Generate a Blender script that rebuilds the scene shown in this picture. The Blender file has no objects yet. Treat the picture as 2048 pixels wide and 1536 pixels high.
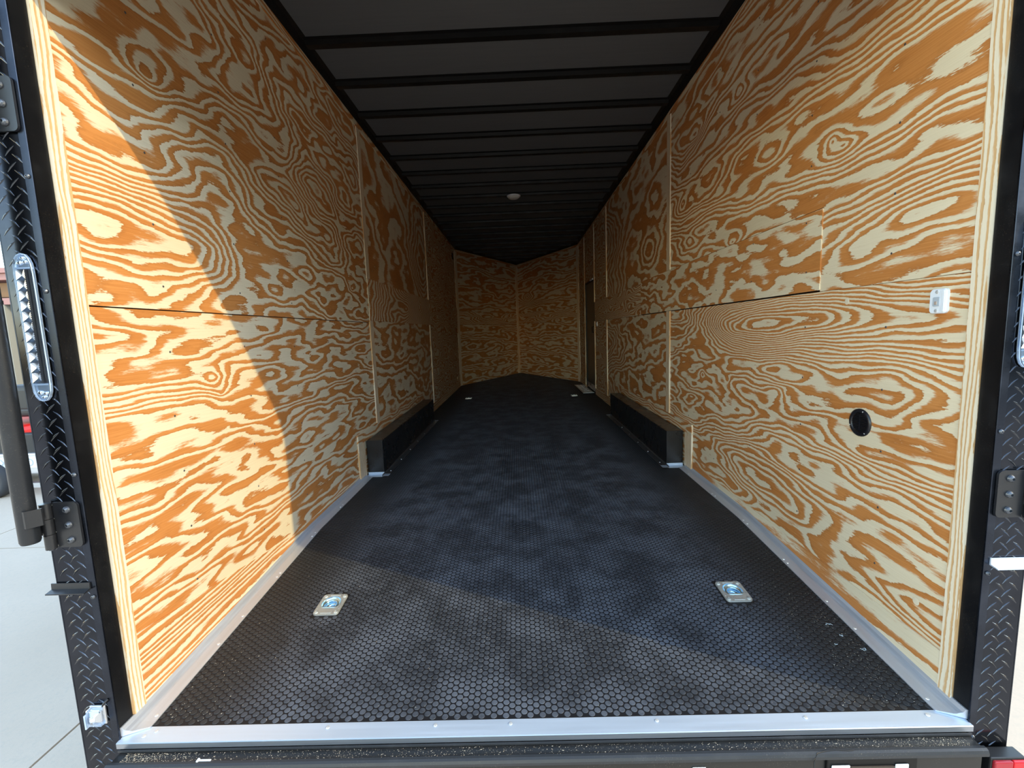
import bpy, bmesh, math, random
import numpy as np
from mathutils import Vector, Matrix

C = bpy.context.scene.collection
PI = math.pi

# ------------------------------------------------------------------ camera
CAM = (-0.0171, -1.2109, 1.0646)
PITCH, YAW, ROLL, FPX = 0.1171, -0.0173, 0.0363, 889.03
fwd = Vector((math.sin(YAW)*math.cos(PITCH), math.cos(YAW)*math.cos(PITCH), -math.sin(PITCH)))
r0 = Vector((math.cos(YAW), -math.sin(YAW), 0)); d0 = fwd.cross(r0)
rt = math.cos(ROLL)*r0 + math.sin(ROLL)*d0
dn = -math.sin(ROLL)*r0 + math.cos(ROLL)*d0
cam = bpy.data.objects.new('camera', bpy.data.cameras.new('camera'))
C.objects.link(cam)
cam.data.sensor_fit = 'HORIZONTAL'; cam.data.sensor_width = 36.0
cam.data.lens = FPX/2048*36.0
cam.data.clip_start = 0.02; cam.data.clip_end = 400
M4 = Matrix(((rt.x, -dn.x, -fwd.x, CAM[0]), (rt.y, -dn.y, -fwd.y, CAM[1]), (rt.z, -dn.z, -fwd.z, CAM[2]), (0, 0, 0, 1)))
cam.matrix_world = M4
bpy.context.scene.camera = cam

# ------------------------------------------------------------------ light
SUN_DIR = Vector((-2.452, 1.05, -1.4175)).normalized()      # the way the light travels
world = bpy.data.worlds.new('world'); bpy.context.scene.world = world
world.use_nodes = True
wn = world.node_tree.nodes; wl = world.node_tree.links
sky = wn.new('ShaderNodeTexSky'); sky.sky_type = 'NISHITA'
sky.sun_disc = False
sky.sun_elevation = math.asin(-SUN_DIR.z)
sky.sun_rotation = math.atan2(-SUN_DIR.x, -SUN_DIR.y)
sky.air_density = 1.0; sky.dust_density = 0.15; sky.ozone_density = 1.5
bg = wn['Background']; bg.inputs['Strength'].default_value = 0.62
wb = wn.new('ShaderNodeMix'); wb.data_type = 'RGBA'; wb.blend_type = 'MULTIPLY'; wb.inputs[0].default_value = 1.0
wb.inputs[7].default_value = (1.0, .875, .70, 1)          # daylight white balance
wl.new(sky.outputs[0], wb.inputs[6]); wl.new(wb.outputs[2], bg.inputs[0])
sun = bpy.data.objects.new('sun', bpy.data.lights.new('sun', 'SUN'))
sun.data.energy = 1.6; sun.data.angle = math.radians(0.6); sun.data.color = (1.0, 0.78, 0.38)
sun.rotation_euler = SUN_DIR.to_track_quat('-Z', 'Y').to_euler()
sun.location = (12, -6, 9)
C.objects.link(sun)
vs = bpy.context.scene.view_settings
vs.view_transform = 'Standard'; vs.look = 'None'; vs.gamma = 1.0; vs.use_curve_mapping = False
vs.exposure = 1.05
cy_ = bpy.context.scene.cycles
cy_.max_bounces = 16; cy_.diffuse_bounces = 10; cy_.glossy_bounces = 6; cy_.transmission_bounces = 8

# ------------------------------------------------------------------ dimensions
A = 1.2263           # half inner width
H = 2.769            # ceiling
L = 7.841            # where the V nose starts
APEX = L + 2.4454
DZ, YK = 0.08, 1.16  # beaver tail: the floor drops DZ between YK and the rear edge
ZS = 1.182           # plywood seam
GROUND = -0.74
def zf(y): return -DZ*max(0.0, (YK-y)/YK)

# ------------------------------------------------------------------ helpers
class MB:
    def __init__(s): s.v = []; s.f = []; s.sm = []
    def add(s, vs, fs, smooth=False):
        o = len(s.v); s.v += [tuple(p) for p in vs]; s.f += [tuple(i+o for i in f) for f in fs]; s.sm += [smooth]*len(fs); return s
    def box(s, lo, hi, m=None):
        x0, y0, z0 = lo; x1, y1, z1 = hi
        vs = [(x0,y0,z0),(x1,y0,z0),(x1,y1,z0),(x0,y1,z0),(x0,y0,z1),(x1,y0,z1),(x1,y1,z1),(x0,y1,z1)]
        if m is not None: vs = [m @ Vector(p) for p in vs]
        return s.add(vs, [(0,3,2,1),(4,5,6,7),(0,1,5,4),(1,2,6,5),(2,3,7,6),(3,0,4,7)])
    def bbox(s, lo, hi, b=0.003, seg=2):
        bm = bmesh.new(); bmesh.ops.create_cube(bm, size=1)
        for v in bm.verts: v.co = Vector([(lo[i]+hi[i])/2 + v.co[i]*(hi[i]-lo[i]) for i in range(3)])
        bmesh.ops.bevel(bm, geom=bm.edges[:], offset=b, segments=seg, affect='EDGES', profile=0.5)
        return s.addbm(bm)
    def addbm(s, bm, smooth=False):
        bm.verts.index_update()
        s.add([v.co.copy() for v in bm.verts], [[v.index for v in f.verts] for f in bm.faces], smooth); bm.free(); return s
    def tube(s, pts, r, n=12, cap=True, smooth=True):
        pts = [Vector(p) for p in pts]; rings = []
        for i, p in enumerate(pts):
            t = (pts[min(i+1, len(pts)-1)] - pts[max(i-1, 0)]).normalized()
            up = Vector((0,0,1)) if abs(t.z) < .9 else Vector((1,0,0))
            e1 = t.cross(up).normalized(); e2 = t.cross(e1)
            rr = r[i] if isinstance(r, (list, tuple)) else r
            rings.append([p + rr*(math.cos(2*PI*k/n)*e1 + math.sin(2*PI*k/n)*e2) for k in range(n)])
        vs = [q for R in rings for q in R]; fs = []
        for i in range(len(pts)-1):
            for k in range(n):
                fs.append((i*n+k, i*n+(k+1)%n, (i+1)*n+(k+1)%n, (i+1)*n+k))
        s.add(vs, fs, smooth)
        if cap:
            s.add(rings[0], [tuple(range(n))]); s.add(rings[-1], [tuple(range(n))[::-1]])
        return s
    def lathe(s, prof, m, n=20, smooth=True, cap=True):   # prof: (radius, height)
        vs = [m @ Vector((r*math.cos(2*PI*k/n), r*math.sin(2*PI*k/n), h)) for r, h in prof for k in range(n)]
        fs = [(i*n+k, i*n+(k+1)%n, (i+1)*n+(k+1)%n, (i+1)*n+k) for i in range(len(prof)-1) for k in range(n)]
        s.add(vs, fs, smooth)
        if cap:
            o = (len(prof)-1)*n; s.add(vs[o:], [tuple(range(n))])
        return s
    def extrude(s, poly, m, d):        # poly: 2-D points, extruded d along local z
        n = len(poly)
        vs = [m @ Vector((x, y, 0)) for x, y in poly] + [m @ Vector((x, y, d)) for x, y in poly]
        return s.add(vs, [tuple(range(n))[::-1], tuple(range(n, 2*n))] + [(i, (i+1)%n, n+(i+1)%n, n+i) for i in range(n)])
    def build(s, name, mat, parent=None):
        me = bpy.data.meshes.new(name); me.from_pydata(s.v, [], s.f)
        me.polygons.foreach_set('use_smooth', s.sm)
        bm = bmesh.new(); bm.from_mesh(me); bmesh.ops.recalc_face_normals(bm, faces=bm.faces[:]); bm.to_mesh(me); bm.free()
        me.materials.append(mat)
        return link(name, me, parent)
def link(name, me, parent=None, loc=None):
    o = bpy.data.objects.new(name, me); C.objects.link(o)
    if loc is not None: o.location = loc
    if parent is not None:
        o.parent = parent
        if loc is None: o.matrix_parent_inverse = Matrix.Translation(parent.location).inverted()
        else: o.location = Vector(loc) - parent.location
    return o
def empty(name, loc):
    o = bpy.data.objects.new(name, None); C.objects.link(o); o.location = loc; o.empty_display_size = .05; return o
def tag(o, label=None, cat=None, group=None, kind=None):
    for k, v in (('label', label), ('category', cat), ('group', group), ('kind', kind)):
        if v: o[k] = v
    return o
def T(x, y, z): return Matrix.Translation((x, y, z))
def basis(o, ex, ey):
    ex = Vector(ex).normalized(); ey = Vector(ey); ey = (ey-ex*ey.dot(ex)).normalized(); ez = ex.cross(ey)
    return Matrix(((ex.x, ey.x, ez.x, o[0]), (ex.y, ey.y, ez.y, o[1]), (ex.z, ey.z, ez.z, o[2]), (0,0,0,1)))

# ------------------------------------------------------------------ materials
def principled(name, col, rough=.5, metal=0.0, spec=.5, **kw):
    m = bpy.data.materials.new(name); m.use_nodes = True
    b = m.node_tree.nodes['Principled BSDF']
    b.inputs['Base Color'].default_value = (*col, 1); b.inputs['Roughness'].default_value = rough
    b.inputs['Metallic'].default_value = metal; b.inputs['Specular IOR Level'].default_value = spec
    for k, v in kw.items(): b.inputs[k.replace('_', ' ')].default_value = v
    return m
class NT:
    def __init__(s, m): s.t = m.node_tree; s.b = s.t.nodes['Principled BSDF']
    def n(s, typ, **kw):
        nd = s.t.nodes.new(typ)
        for k, v in kw.items(): setattr(nd, k, v)
        return nd
    def l(s, a, b): s.t.links.new(a, b)
    def val(s, i, x):
        if hasattr(x, 'node'): s.l(x, i)
        else: i.default_value = x
    def math(s, op, a, b=None, c=None, clamp=False):
        nd = s.n('ShaderNodeMath', operation=op, use_clamp=clamp); s.val(nd.inputs[0], a)
        if b is not None: s.val(nd.inputs[1], b)
        if c is not None: s.val(nd.inputs[2], c)
        return nd.outputs[0]
    def vmul(s, a, v):
        nd = s.n('ShaderNodeVectorMath', operation='MULTIPLY'); s.l(a, nd.inputs[0]); nd.inputs[1].default_value = v; return nd.outputs[0]
    def noise(s, vec, scale=1, detail=2, rough=.5):
        nd = s.n('ShaderNodeTexNoise'); nd.inputs['Scale'].default_value = scale; nd.inputs['Detail'].default_value = detail
        nd.inputs['Roughness'].default_value = rough; s.l(vec, nd.inputs['Vector']); return nd.outputs['Fac']
    def step(s, x, a, b, lo=0.0, hi=1.0):
        nd = s.n('ShaderNodeMapRange', interpolation_type='SMOOTHSTEP'); s.val(nd.inputs[0], x); s.val(nd.inputs[1], a); s.val(nd.inputs[2], b)
        s.val(nd.inputs[3], lo); s.val(nd.inputs[4], hi); return nd.outputs[0]
    def mix(s, f, a, b):
        nd = s.n('ShaderNodeMix', data_type='RGBA'); s.val(nd.inputs[0], f)
        for i, x in ((6, a), (7, b)):
            if hasattr(x, 'node'): s.l(x, nd.inputs[i])
            else: nd.inputs[i].default_value = (*x, 1)
        return nd.outputs[2]
    def bump(s, h, strength=.2, dist=.001):
        nd = s.n('ShaderNodeBump'); nd.inputs['Strength'].default_value = strength; nd.inputs['Distance'].default_value = dist
        s.l(h, nd.inputs['Height']); s.l(nd.outputs[0], s.b.inputs['Normal'])
    def attr(s, name, out): nd = s.n('ShaderNodeAttribute', attribute_name=name); return nd.outputs[out]
    def objco(s): return s.n('ShaderNodeTexCoord').outputs['Object']

def wood(name, o1, o2, c1, c2, fill=.5):
    m = principled(name, c1, .52, spec=.28); t = NT(m)
    g = t.attr('grain', 'Fac'); uv = t.attr('guv', 'Vector')
    jag = t.math('MULTIPLY', t.math('SUBTRACT', t.noise(t.vmul(uv, (16, 95, 1)), 1, 3, .65), .5), .46)
    jag2 = t.math('MULTIPLY', t.math('SUBTRACT', t.noise(t.vmul(uv, (60, 420, 1)), 1, 1), .5), .2)
    x = t.math('FRACT', t.math('ADD', t.math('ADD', g, jag), jag2))
    w = t.math('ADD', fill - .14, t.math('MULTIPLY', t.noise(t.vmul(uv, (1.3, 5, 1)), 1, 1), .28))
    e0 = t.step(x, 0.0, 0.05)
    fz = t.math('MULTIPLY', t.math('SUBTRACT', t.noise(t.vmul(uv, (7, 130, 1)), 1, 3, .6), .5), .30)
    e1 = t.step(t.math('ADD', x, fz), t.math('SUBTRACT', w, .13), t.math('ADD', w, .08), 1.0, 0.0)
    mask = t.math('MULTIPLY', e0, e1)
    fib = t.noise(t.vmul(uv, (5, 240, 1)), 1, 3, .6)
    big = t.noise(t.vmul(uv, (1.5, 4, 1)), 1, 2)
    dark = t.step(x, 0.02, .22, 1.0, 0.0)
    oc = t.mix(t.step(t.math('ADD', t.math('MULTIPLY', fib, .7), t.math('MULTIPLY', big, .5)), .35, .85), o1, o2)
    oc = t.mix(t.math('MULTIPLY', dark, .35), oc, tuple(c*.62 for c in o1))
    cc = t.mix(t.step(t.math('ADD', t.math('MULTIPLY', fib, .6), t.math('MULTIPLY', big, .6)), .35, .9), c1, c2)
    t.l(t.mix(mask, cc, oc), t.b.inputs['Base Color'])
    t.bump(fib, .12, .0006)
    return m
W_SHEET = wood('plywood', (.47, .172, .042), (.60, .26, .078), (.69, .585, .41), (.78, .68, .50), .57)
W_STRIP = wood('plywood_strip', (.58, .34, .15), (.68, .44, .22), (.75, .65, .49), (.81, .72, .57), .45)

def black_paint(name, col, rough, sp=.5, dusty=.0):
    m = principled(name, col, rough, spec=sp); t = NT(m); co = t.objco()
    n = t.noise(co, 9, 5, .65)
    c = t.mix(t.step(n, .5, .9, 0, .6), col, tuple(min(1, c*2.2+.006) for c in col))
    if dusty:
        d = t.math('MULTIPLY', t.step(t.noise(co, 260, 2, .7), .60, .72), t.step(t.noise(co, 7, 3), .38, .7))
        c = t.mix(t.math('MULTIPLY', d, dusty), c, (.34, .29, .22))
    t.l(c, t.b.inputs['Base Color'])
    t.l(t.step(n, .3, .8, rough*.85, rough*1.25), t.b.inputs['Roughness'])
    return m
def black_metal(name, col, rough):
    m = principled(name, col, rough, .95, .6); t = NT(m); co = t.objco()
    n = t.noise(co, 11, 5, .65); d = t.noise(co, 240, 2, .7)
    t.l(t.mix(t.step(n, .4, .8), tuple(c*.8 for c in col), tuple(c*1.15 for c in col)), t.b.inputs['Base Color'])
    t.l(t.step(n, .3, .8, rough*.85, rough*1.3), t.b.inputs['Roughness'])
    t.bump(t.noise(co, 6, 2), .25, .004)
    return m
M_POST = black_metal('black_tread_plate', (.042, .047, .062), .13)
M_LUG = black_metal('black_tread_lug', (.10, .108, .125), .20)
M_FLAT = black_metal('black_flat_edge', (.045, .053, .074), .28)
M_JAMB = black_paint('black_jamb_paint', (.0035, .0038, .005), .42, .32, .10)
M_SILL = black_paint('dusty_black_sill', (.012, .012, .012), .36, .5, .75)
M_SILLEDGE = black_paint('dark_rubber_edge', (.022, .024, .028), .45, .5, .2)
M_BLACK = black_paint('black_steel', (.009, .009, .010), .38, .5)
M_WBOX = black_paint('wheel_box_paint', (.012, .012, .013), .30, .5, .12)
M_HINGE = black_paint('hinge_black', (.011, .012, .015), .32, .6, .06)
M_BOLT = principled('bolt_grey', (.10, .11, .13), .3, .7)
M_ROD = black_paint('rod_black', (.012, .014, .018), .36, .5, .14)
M_RIB = black_paint('rib_black', (.0045, .0045, .005), .5, .3)
M_CEIL = principled('ceiling_liner', (.095, .10, .11), .75, spec=.2)
t = NT(M_CEIL); t.l(t.mix(t.noise(t.vmul(t.objco(), (3, 60, 1)), 1, 3), (.088, .094, .104), (.108, .114, .124)), t.b.inputs['Base Color'])
def metal(name, col, rough, stretch=(2, 60, 60), amt=.35):
    m = principled(name, col, rough, .92); t = NT(m)
    n = t.noise(t.vmul(t.objco(), stretch), 1, 4, .6)
    t.l(t.mix(n, tuple(c*(1-amt*.5) for c in col), tuple(min(1, c*(1+amt*.3)) for c in col)), t.b.inputs['Base Color'])
    t.l(t.step(n, .2, .8, rough*.8, rough*1.25), t.b.inputs['Roughness'])
    return m
M_ALU_Y = metal('aluminium_cove', (.62, .66, .74), .42, (60, 2, 60))
M_ALU_Y.node_tree.nodes['Principled BSDF'].inputs['Metallic'].default_value = .6
M_ALU_X = metal('aluminium_threshold', (.66, .77, .92), .40, (2, 60, 60), .2)
M_ALU_X.node_tree.nodes['Principled BSDF'].inputs['Metallic'].default_value = .55
M_ALU_L = metal('aluminium_lip', (.40, .44, .50), .38, (2, 60, 60), .2)  # darker copy of the threshold metal, its ground reflection put into the colour
M_ALU_P = metal('aluminium_step', (.78, .79, .82), .28, (20, 20, 20))
M_FLANGE = metal('flange_dark_reflection', (.30, .31, .33), .34, (60, 2, 60))  # flange aluminium darkened, the dark reflection is put into its colour
M_ZINC = metal('zinc_plate', (.58, .60, .58), .30, (25, 25, 25))
M_ZINC.node_tree.nodes['Principled BSDF'].inputs['Metallic'].default_value = .6
M_ZINCB = metal('zinc_blue', (.52, .74, .88), .2, (30, 30, 30))
M_SCREW = principled('screw_zinc', (.72, .74, .76), .3, .45)
M_SCREWD = principled('screw_dark', (.16, .15, .15), .4, .7)
M_WHITE = principled('white_plastic', (.78, .82, .88), .35)
M_WHITED = principled('grey_lamp_recess', (.45, .50, .56), .4)
M_CHROME = principled('chrome', (.86, .90, .96), .12, 1.0)
M_LENS = principled('clear_lens', (.92, .96, 1.0), .04, 0.0, .5, Transmission_Weight=1.0, IOR=1.3)
M_LENSBASE = principled('lamp_back', (.55, .66, .82), .22, .75)
M_LENSRIM = principled('lens_rim', (.62, .76, .95), .12, 0.0, .7, Transmission_Weight=.45, IOR=1.45)
M_LED = principled('led_board', (.03, .03, .035), .35)
M_RED = principled('red_lens', (.62, .012, .02), .15, 0, .6)
M_REDPAINT = principled('red_paint', (.55, .02, .02), .28)
M_WHITEPAINT = principled('white_paint', (.80, .82, .84), .3)
M_SILVER = metal('silver_panel', (.72, .74, .78), .32)
M_RUBBER = principled('tyre_rubber', (.03, .032, .038), .7)
M_SEAT = principled('seat_vinyl', (.018, .019, .022), .5)
M_TEXT = principled('grey_lettering', (.42, .46, .50), .5)
M_MAROON = principled('maroon_roof', (.27, .13, .135), .5)
M_BROWN = principled('brown_timber', (.16, .085, .04), .7)
M_GREYP = principled('grey_post', (.22, .22, .20), .6)
M_DARK = principled('dark_interior', (.02, .018, .016), .8)
M_FRAME = principled('white_rack', (.55, .55, .54), .5)
M_SAW = principled('wood_dust', (.50, .44, .35), .8)
M_SHAVE = principled('pale_shaving', (.60, .72, .80), .4)
M_DOOR = principled('door_dark_panel', (.050, .046, .040), .3)

M_FLOOR = principled('rubber_base', (.008, .008, .010), .55, spec=.35)

M_COIN = principled('rubber_coin', (.030, .034, .040), .55, spec=.35)
t = NT(M_COIN); co = t.n('ShaderNodeNewGeometry').outputs['Position']
n1 = t.noise(co, 5.0, 6, .68); n2 = t.noise(co, 520, 2, .7); n3 = t.noise(t.vmul(co, (1, 1, 0)), 55, 1)
c = t.mix(t.step(n1, .38, .66), (.022, .026, .034), (.092, .106, .134))
c = t.mix(t.math('MULTIPLY', t.step(n3, .3, .7), .30), c, (.105, .118, .14))
c = t.mix(t.math('MULTIPLY', t.step(n2, .60, .75), .30), c, (.15, .15, .15))
sx = t.n('ShaderNodeSeparateXYZ'); t.l(co, sx.inputs[0])       # darker margin along the walls
edge = t.step(t.math('ADD', t.math('ABSOLUTE', sx.outputs[0]), t.math('MULTIPLY', t.math('SUBTRACT', n1, .5), .5)), .80, 1.06)
c = t.mix(t.math('MULTIPLY', edge, .85), c, (.016, .016, .016))
t.l(c, t.b.inputs['Base Color'])

M_CONC = principled('concrete', (.45, .44, .42), .85, spec=.2)
t = NT(M_CONC); co = t.objco()
n1 = t.noise(co, 1.2, 5, .6); n2 = t.noise(co, 45, 4, .7)
c = t.mix(n1, (.49, .395, .31), (.62, .51, .41)); c = t.mix(t.math('MULTIPLY', t.step(n2, .45, .75), .4), c, (.44, .39, .33))
t.l(c, t.b.inputs['Base Color']); t.bump(n2, .3, .004)

# ------------------------------------------------------------------ wood grain field (bands of a turned veneer)
def perlin(x, y, seed):
    rng = np.random.RandomState(seed); perm = rng.permutation(256); ang = rng.rand(256)*2*PI
    gx, gy = np.cos(ang), np.sin(ang)
    xi = np.floor(x).astype(int); yi = np.floor(y).astype(int); fx = x-xi; fy = y-yi
    u = fx*fx*fx*(fx*(fx*6-15)+10); v = fy*fy*fy*(fy*(fy*6-15)+10)
    def gr(ix, iy, dx, dy):
        h = perm[(perm[ix & 255]+iy) & 255]; return gx[h]*dx+gy[h]*dy
    n00 = gr(xi, yi, fx, fy); n10 = gr(xi+1, yi, fx-1, fy); n01 = gr(xi, yi+1, fx, fy-1); n11 = gr(xi+1, yi+1, fx-1, fy-1)
    return 1.4*((n00*(1-u)+n10*u)*(1-v)+(n01*(1-u)+n11*u)*v)
def field(seed, k=10, slope=0, amps=((4, .9, .22), (1.5, .33, .10), (.45, .12, .045)), knots=(), caths=(), eyes=()):
    """height of the growth rings over a sheet; u along the grain, v across it"""
    def f(u, v):
        vv = v.copy()
        h = k*vv + slope*u
        for i, (a_, l_, w_) in enumerate(amps):
            h = h + a_*perlin(u/l_+3.1*i+seed*.37, v/w_+7.7*i+seed*.71, seed*13+i)
        for (ku, kv, su, sv, am) in knots:
            h = h + am*np.exp(-(((u-ku)/su)**2+((v-kv)/sv)**2))
        for (ku, kv, su, sv, am) in eyes:
            h = h + am*np.exp(-1.6*np.sqrt(((u-ku)/su)**2+((v-kv)/sv)**2+.01))
        for (v0, w, am, b, ext, uc, ue) in caths:       # nested V shapes lying along the grain
            g = np.exp(-((v-v0)/ext)**2-((u-uc)/ue)**4)
            h = h*(1-g) + g*(am*np.sqrt(((v-v0)/w)**2+.02) + b*u + .6*(h-k*vv))
        return h
    return f

def sheet(name, parent, frame, u0, u1, v0, v1, fld, res=.012, thick=.010, proud=0.0, mat=None, vertical=False, mask=None, top=None):
    """plywood piece with real edges; frame = (origin, u direction, normal); v is up"""
    O, U, N = frame
    nu = max(2, int((u1-u0)/res)+1); nv = max(2, int((v1-v0)/res)+1)
    u = np.linspace(u0, u1, nu); v = np.linspace(v0, v1, nv)
    UU, VV = np.meshgrid(u, v, indexing='ij')
    if top is not None:
        VV = v0 + (VV-v0)/(v1-v0)*(top(UU)-v0)
    keep = np.ones((nu-1, nv-1), bool)
    if mask is not None:
        uc = (u[:-1]+u[1:])/2; vc = (v[:-1]+v[1:])/2
        keep = mask(*np.meshgrid(uc, vc, indexing='ij'))
    al, ac = (VV, UU) if vertical else (UU, VV)
    g = fld(al.ravel(), ac.ravel())
    seed = (abs(hash((round(u0,2), round(v0,2), round(float(O[0]),1)))) % 97) * 1.0
    P = np.array(O)[None] + UU.ravel()[:, None]*np.array(U)[None] + VV.ravel()[:, None]*np.array((0, 0, 1.0))[None] + np.array(N)[None]*proud
    idx = np.arange(nu*nv).reshape(nu, nv)
    flip = Vector(U).cross(Vector((0, 0, 1))).dot(Vector(N)) < 0
    I, J = np.nonzero(keep)
    q = np.stack([idx[I, J], idx[I+1, J], idx[I+1, J+1], idx[I, J+1]], 1)
    if flip: q = q[:, ::-1]
    e = np.concatenate([q[:, [0, 1]], q[:, [1, 2]], q[:, [2, 3]], q[:, [3, 0]]])
    key = set(map(tuple, e.tolist())); bd = [(a_, b_) for a_, b_ in e.tolist() if (b_, a_) not in key]
    n0 = len(P); bv = sorted({i for ed in bd for i in ed}); mp = {i: n0+k_ for k_, i in enumerate(bv)}
    P = np.concatenate([P, P[bv]-np.array(N)[None]*thick])
    g = np.concatenate([g, g[bv]+.35]); al = np.concatenate([al.ravel(), al.ravel()[bv]]); ac = np.concatenate([ac.ravel(), ac.ravel()[bv]+.011])
    faces = q.tolist() + [[b_, a_, mp[a_], mp[b_]] for a_, b_ in bd]
    me = bpy.data.meshes.new(name); me.from_pydata(P.tolist(), [], faces)
    me.attributes.new('grain', 'FLOAT', 'POINT').data.foreach_set('value', g.astype(np.float32))
    me.attributes.new('guv', 'FLOAT_VECTOR', 'POINT').data.foreach_set('vector', np.stack([al, ac, np.full_like(al, seed)], 1).astype(np.float32).ravel())
    me.materials.append(mat or W_SHEET)
    return link(name, me, parent)

FL = ((-A, 0, 0), (0, 1, 0), (1, 0, 0))       # left wall frame
FR = ((A, 0, 0), (0, 1, 0), (-1, 0, 0))       # right wall frame
vd = Vector((A, APEX-L, 0)); VLEN = vd.length; vd.normalize()
FVL = ((-A, L, 0), tuple(vd), (vd.y, -vd.x, 0))
FVR = ((A, L, 0), (-vd.x, vd.y, 0), (-vd.y, -vd.x, 0))

# ================================================================== SETTING
ground = MB()
gx = [-45, -20, -8.2, -5.2, -2.2, 4.5, 20, 45]; gy = [-45, -15, -6, -1.5, 2.6, 6.6, 14, 45]
for i in range(len(gx)-1):
    for j in range(len(gy)-1):
        ground.box((gx[i]+.006, gy[j]+.006, GROUND-.12), (gx[i+1]-.006, gy[j+1]-.006, GROUND))
ground.box((-45, -45, GROUND-.2), (45, 45, GROUND-.013))
g_ = ground.build('ground', M_CONC); tag(g_, kind='structure')

# dark trees and parked things behind the viewer, mirrored in the gloss of the posts
random.seed(3)
def thicket(name, x0, y0, x1, y1, n, hmin, hmax, mat):
    mb = MB()
    for i in range(n):
        f = (i+random.random())/n; h = random.uniform(hmin, hmax); r = h*.5
        bm = bmesh.new(); bmesh.ops.create_icosphere(bm, subdivisions=2, radius=1)
        for v in bm.verts:
            k = 1+random.uniform(-.16, .16); v.co = Vector((x0+(x1-x0)*f+v.co.x*r*.95*k, y0+(y1-y0)*f+v.co.y*r*.95*k, GROUND+h*.5+v.co.z*h*.52*k))
        mb.addbm(bm)
    o = mb.build(name, mat); tag(o, kind='structure'); return o
M_LEAF = principled('dark_foliage', (.016, .028, .012), .8)
thicket('treeline', -30, -9, -9, -26, 14, 2.4, 3.6, M_LEAF)
thicket('treeline', 5, -30, 26, -5, 22, 5.0, 8.0, M_LEAF)

# ---- floor
fl = empty('floor', (0, 0, 0)); tag(fl, kind='structure')
RINGS = [(-.838, .518), (.841, .535), (-.862, 6.01), (.862, 5.95)]
RW, RL = .044, .052
xs = sorted([-A-.02, A+.02] + [c+s*RW for c, _ in RINGS for s in (-1, 1)])
ys = sorted([-.02, YK, L] + [c+s*RL for _, c in RINGS for s in (-1, 1)])
mb = MB()
for i in range(len(xs)-1):
    for j in range(len(ys)-1):
        xc = (xs[i]+xs[i+1])/2; yc = (ys[j]+ys[j+1])/2
        if any(abs(xc-a_) < RW and abs(yc-b_) < RL for a_, b_ in RINGS): continue
        mb.add([(xs[i], ys[j], zf(ys[j])), (xs[i+1], ys[j], zf(ys[j])), (xs[i+1], ys[j+1], zf(ys[j+1])), (xs[i], ys[j+1], zf(ys[j+1]))], [(0,1,2,3)])
mb.add([(-A-.02, L, 0), (A+.02, L, 0), (0, APEX+.04, 0)], [(0,1,2)])
mb.add([(-A-.02, -.02, -.16), (A+.02, -.02, -.16), (A+.02, L, -.10), (0, APEX+.04, -.10), (-A-.02, L, -.10)], [(0,4,3,2,1)])
mb.build('rubber_sheet', M_FLOOR, fl)
# raised coins
CP, RP = .0184, .0222
ix = np.arange(-66, 67); iy = np.arange(0, 470)
IX, IY = np.meshgrid(ix, iy, indexing='ij')
cx = IX*CP; cy = -.012 + (IY + .5*(IX & 1))*RP
ok = (abs(cx) < np.where(cy < 2.07, A-.062, np.where(cy < L, A-.012, A*(APEX-cy)/(APEX-L)-.02))) & (cy > -.012)
ok &= ~((cx > 1.03) & (cy > 6.14) & (cy < 7.34))
for a_, b_ in RINGS: ok &= ~((abs(cx-a_) < RW+.016) & (abs(cy-b_) < RL+.020))
ok &= ~((abs(cx) > 1.045) & (cy > 2.055) & (cy < 4.24))
cx = cx[ok]; cy = cy[ok]
def coin_geo(n=10):
    vs = []; 
    for r, z in ((.0090, .0010), (.0097, 0.0)):
        vs += [(r*math.cos(2*PI*k/n), r*math.sin(2*PI*k/n), z) for k in range(n)]
    fs = [list(range(n))] + [[n+k, n+(k+1)%n, (k+1)%n, k] for k in range(n)]
    return np.array(vs), fs
cv, cf = coin_geo()
cz = -DZ*np.clip((YK-cy)/YK, 0, None)
d = np.sqrt((cx-CAM[0])**2+(cy-CAM[1])**2+(cz-CAM[2])**2)
vis = d + np.where(cy < .004, 9, 0)
order = np.argsort(vis); near = order[:300]; far = order[300:]
me = bpy.data.meshes.new('coin'); me.from_pydata(cv.tolist(), [], cf); me.materials.append(M_COIN)
for i in near: link('coin', me, fl, (float(cx[i]), float(cy[i]), float(cz[i])))
P = (cv[None] + np.stack([cx[far], cy[far], cz[far]], 1)[:, None]).reshape(-1, 3)
nv = len(cv); off = np.arange(len(far))*nv
cap = (np.arange(10)[None] + off[:, None])
side = np.stack([np.array(f) for f in cf[1:]])[None] + off[:, None, None]
loops = np.concatenate([cap.ravel(), side.reshape(-1)]).astype(np.int32)
tot = np.concatenate([np.full(len(far), 10), np.full(len(far)*10, 4)]).astype(np.int32)
start = np.concatenate([[0], np.cumsum(tot)[:-1]]).astype(np.int32)
me = bpy.data.meshes.new('coins'); me.vertices.add(len(P)); me.vertices.foreach_set('co', P.astype(np.float32).ravel())
me.loops.add(len(loops)); me.loops.foreach_set('vertex_index', loops)
me.polygons.add(len(tot)); me.polygons.foreach_set('loop_start', start); me.polygons.foreach_set('loop_total', tot)
me.update(calc_edges=True); me.polygons.foreach_set('use_smooth', np.zeros(len(tot), bool)); me.materials.append(M_COIN)
o = link('coins', me, fl); o['kind'] = 'stuff'

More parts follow.
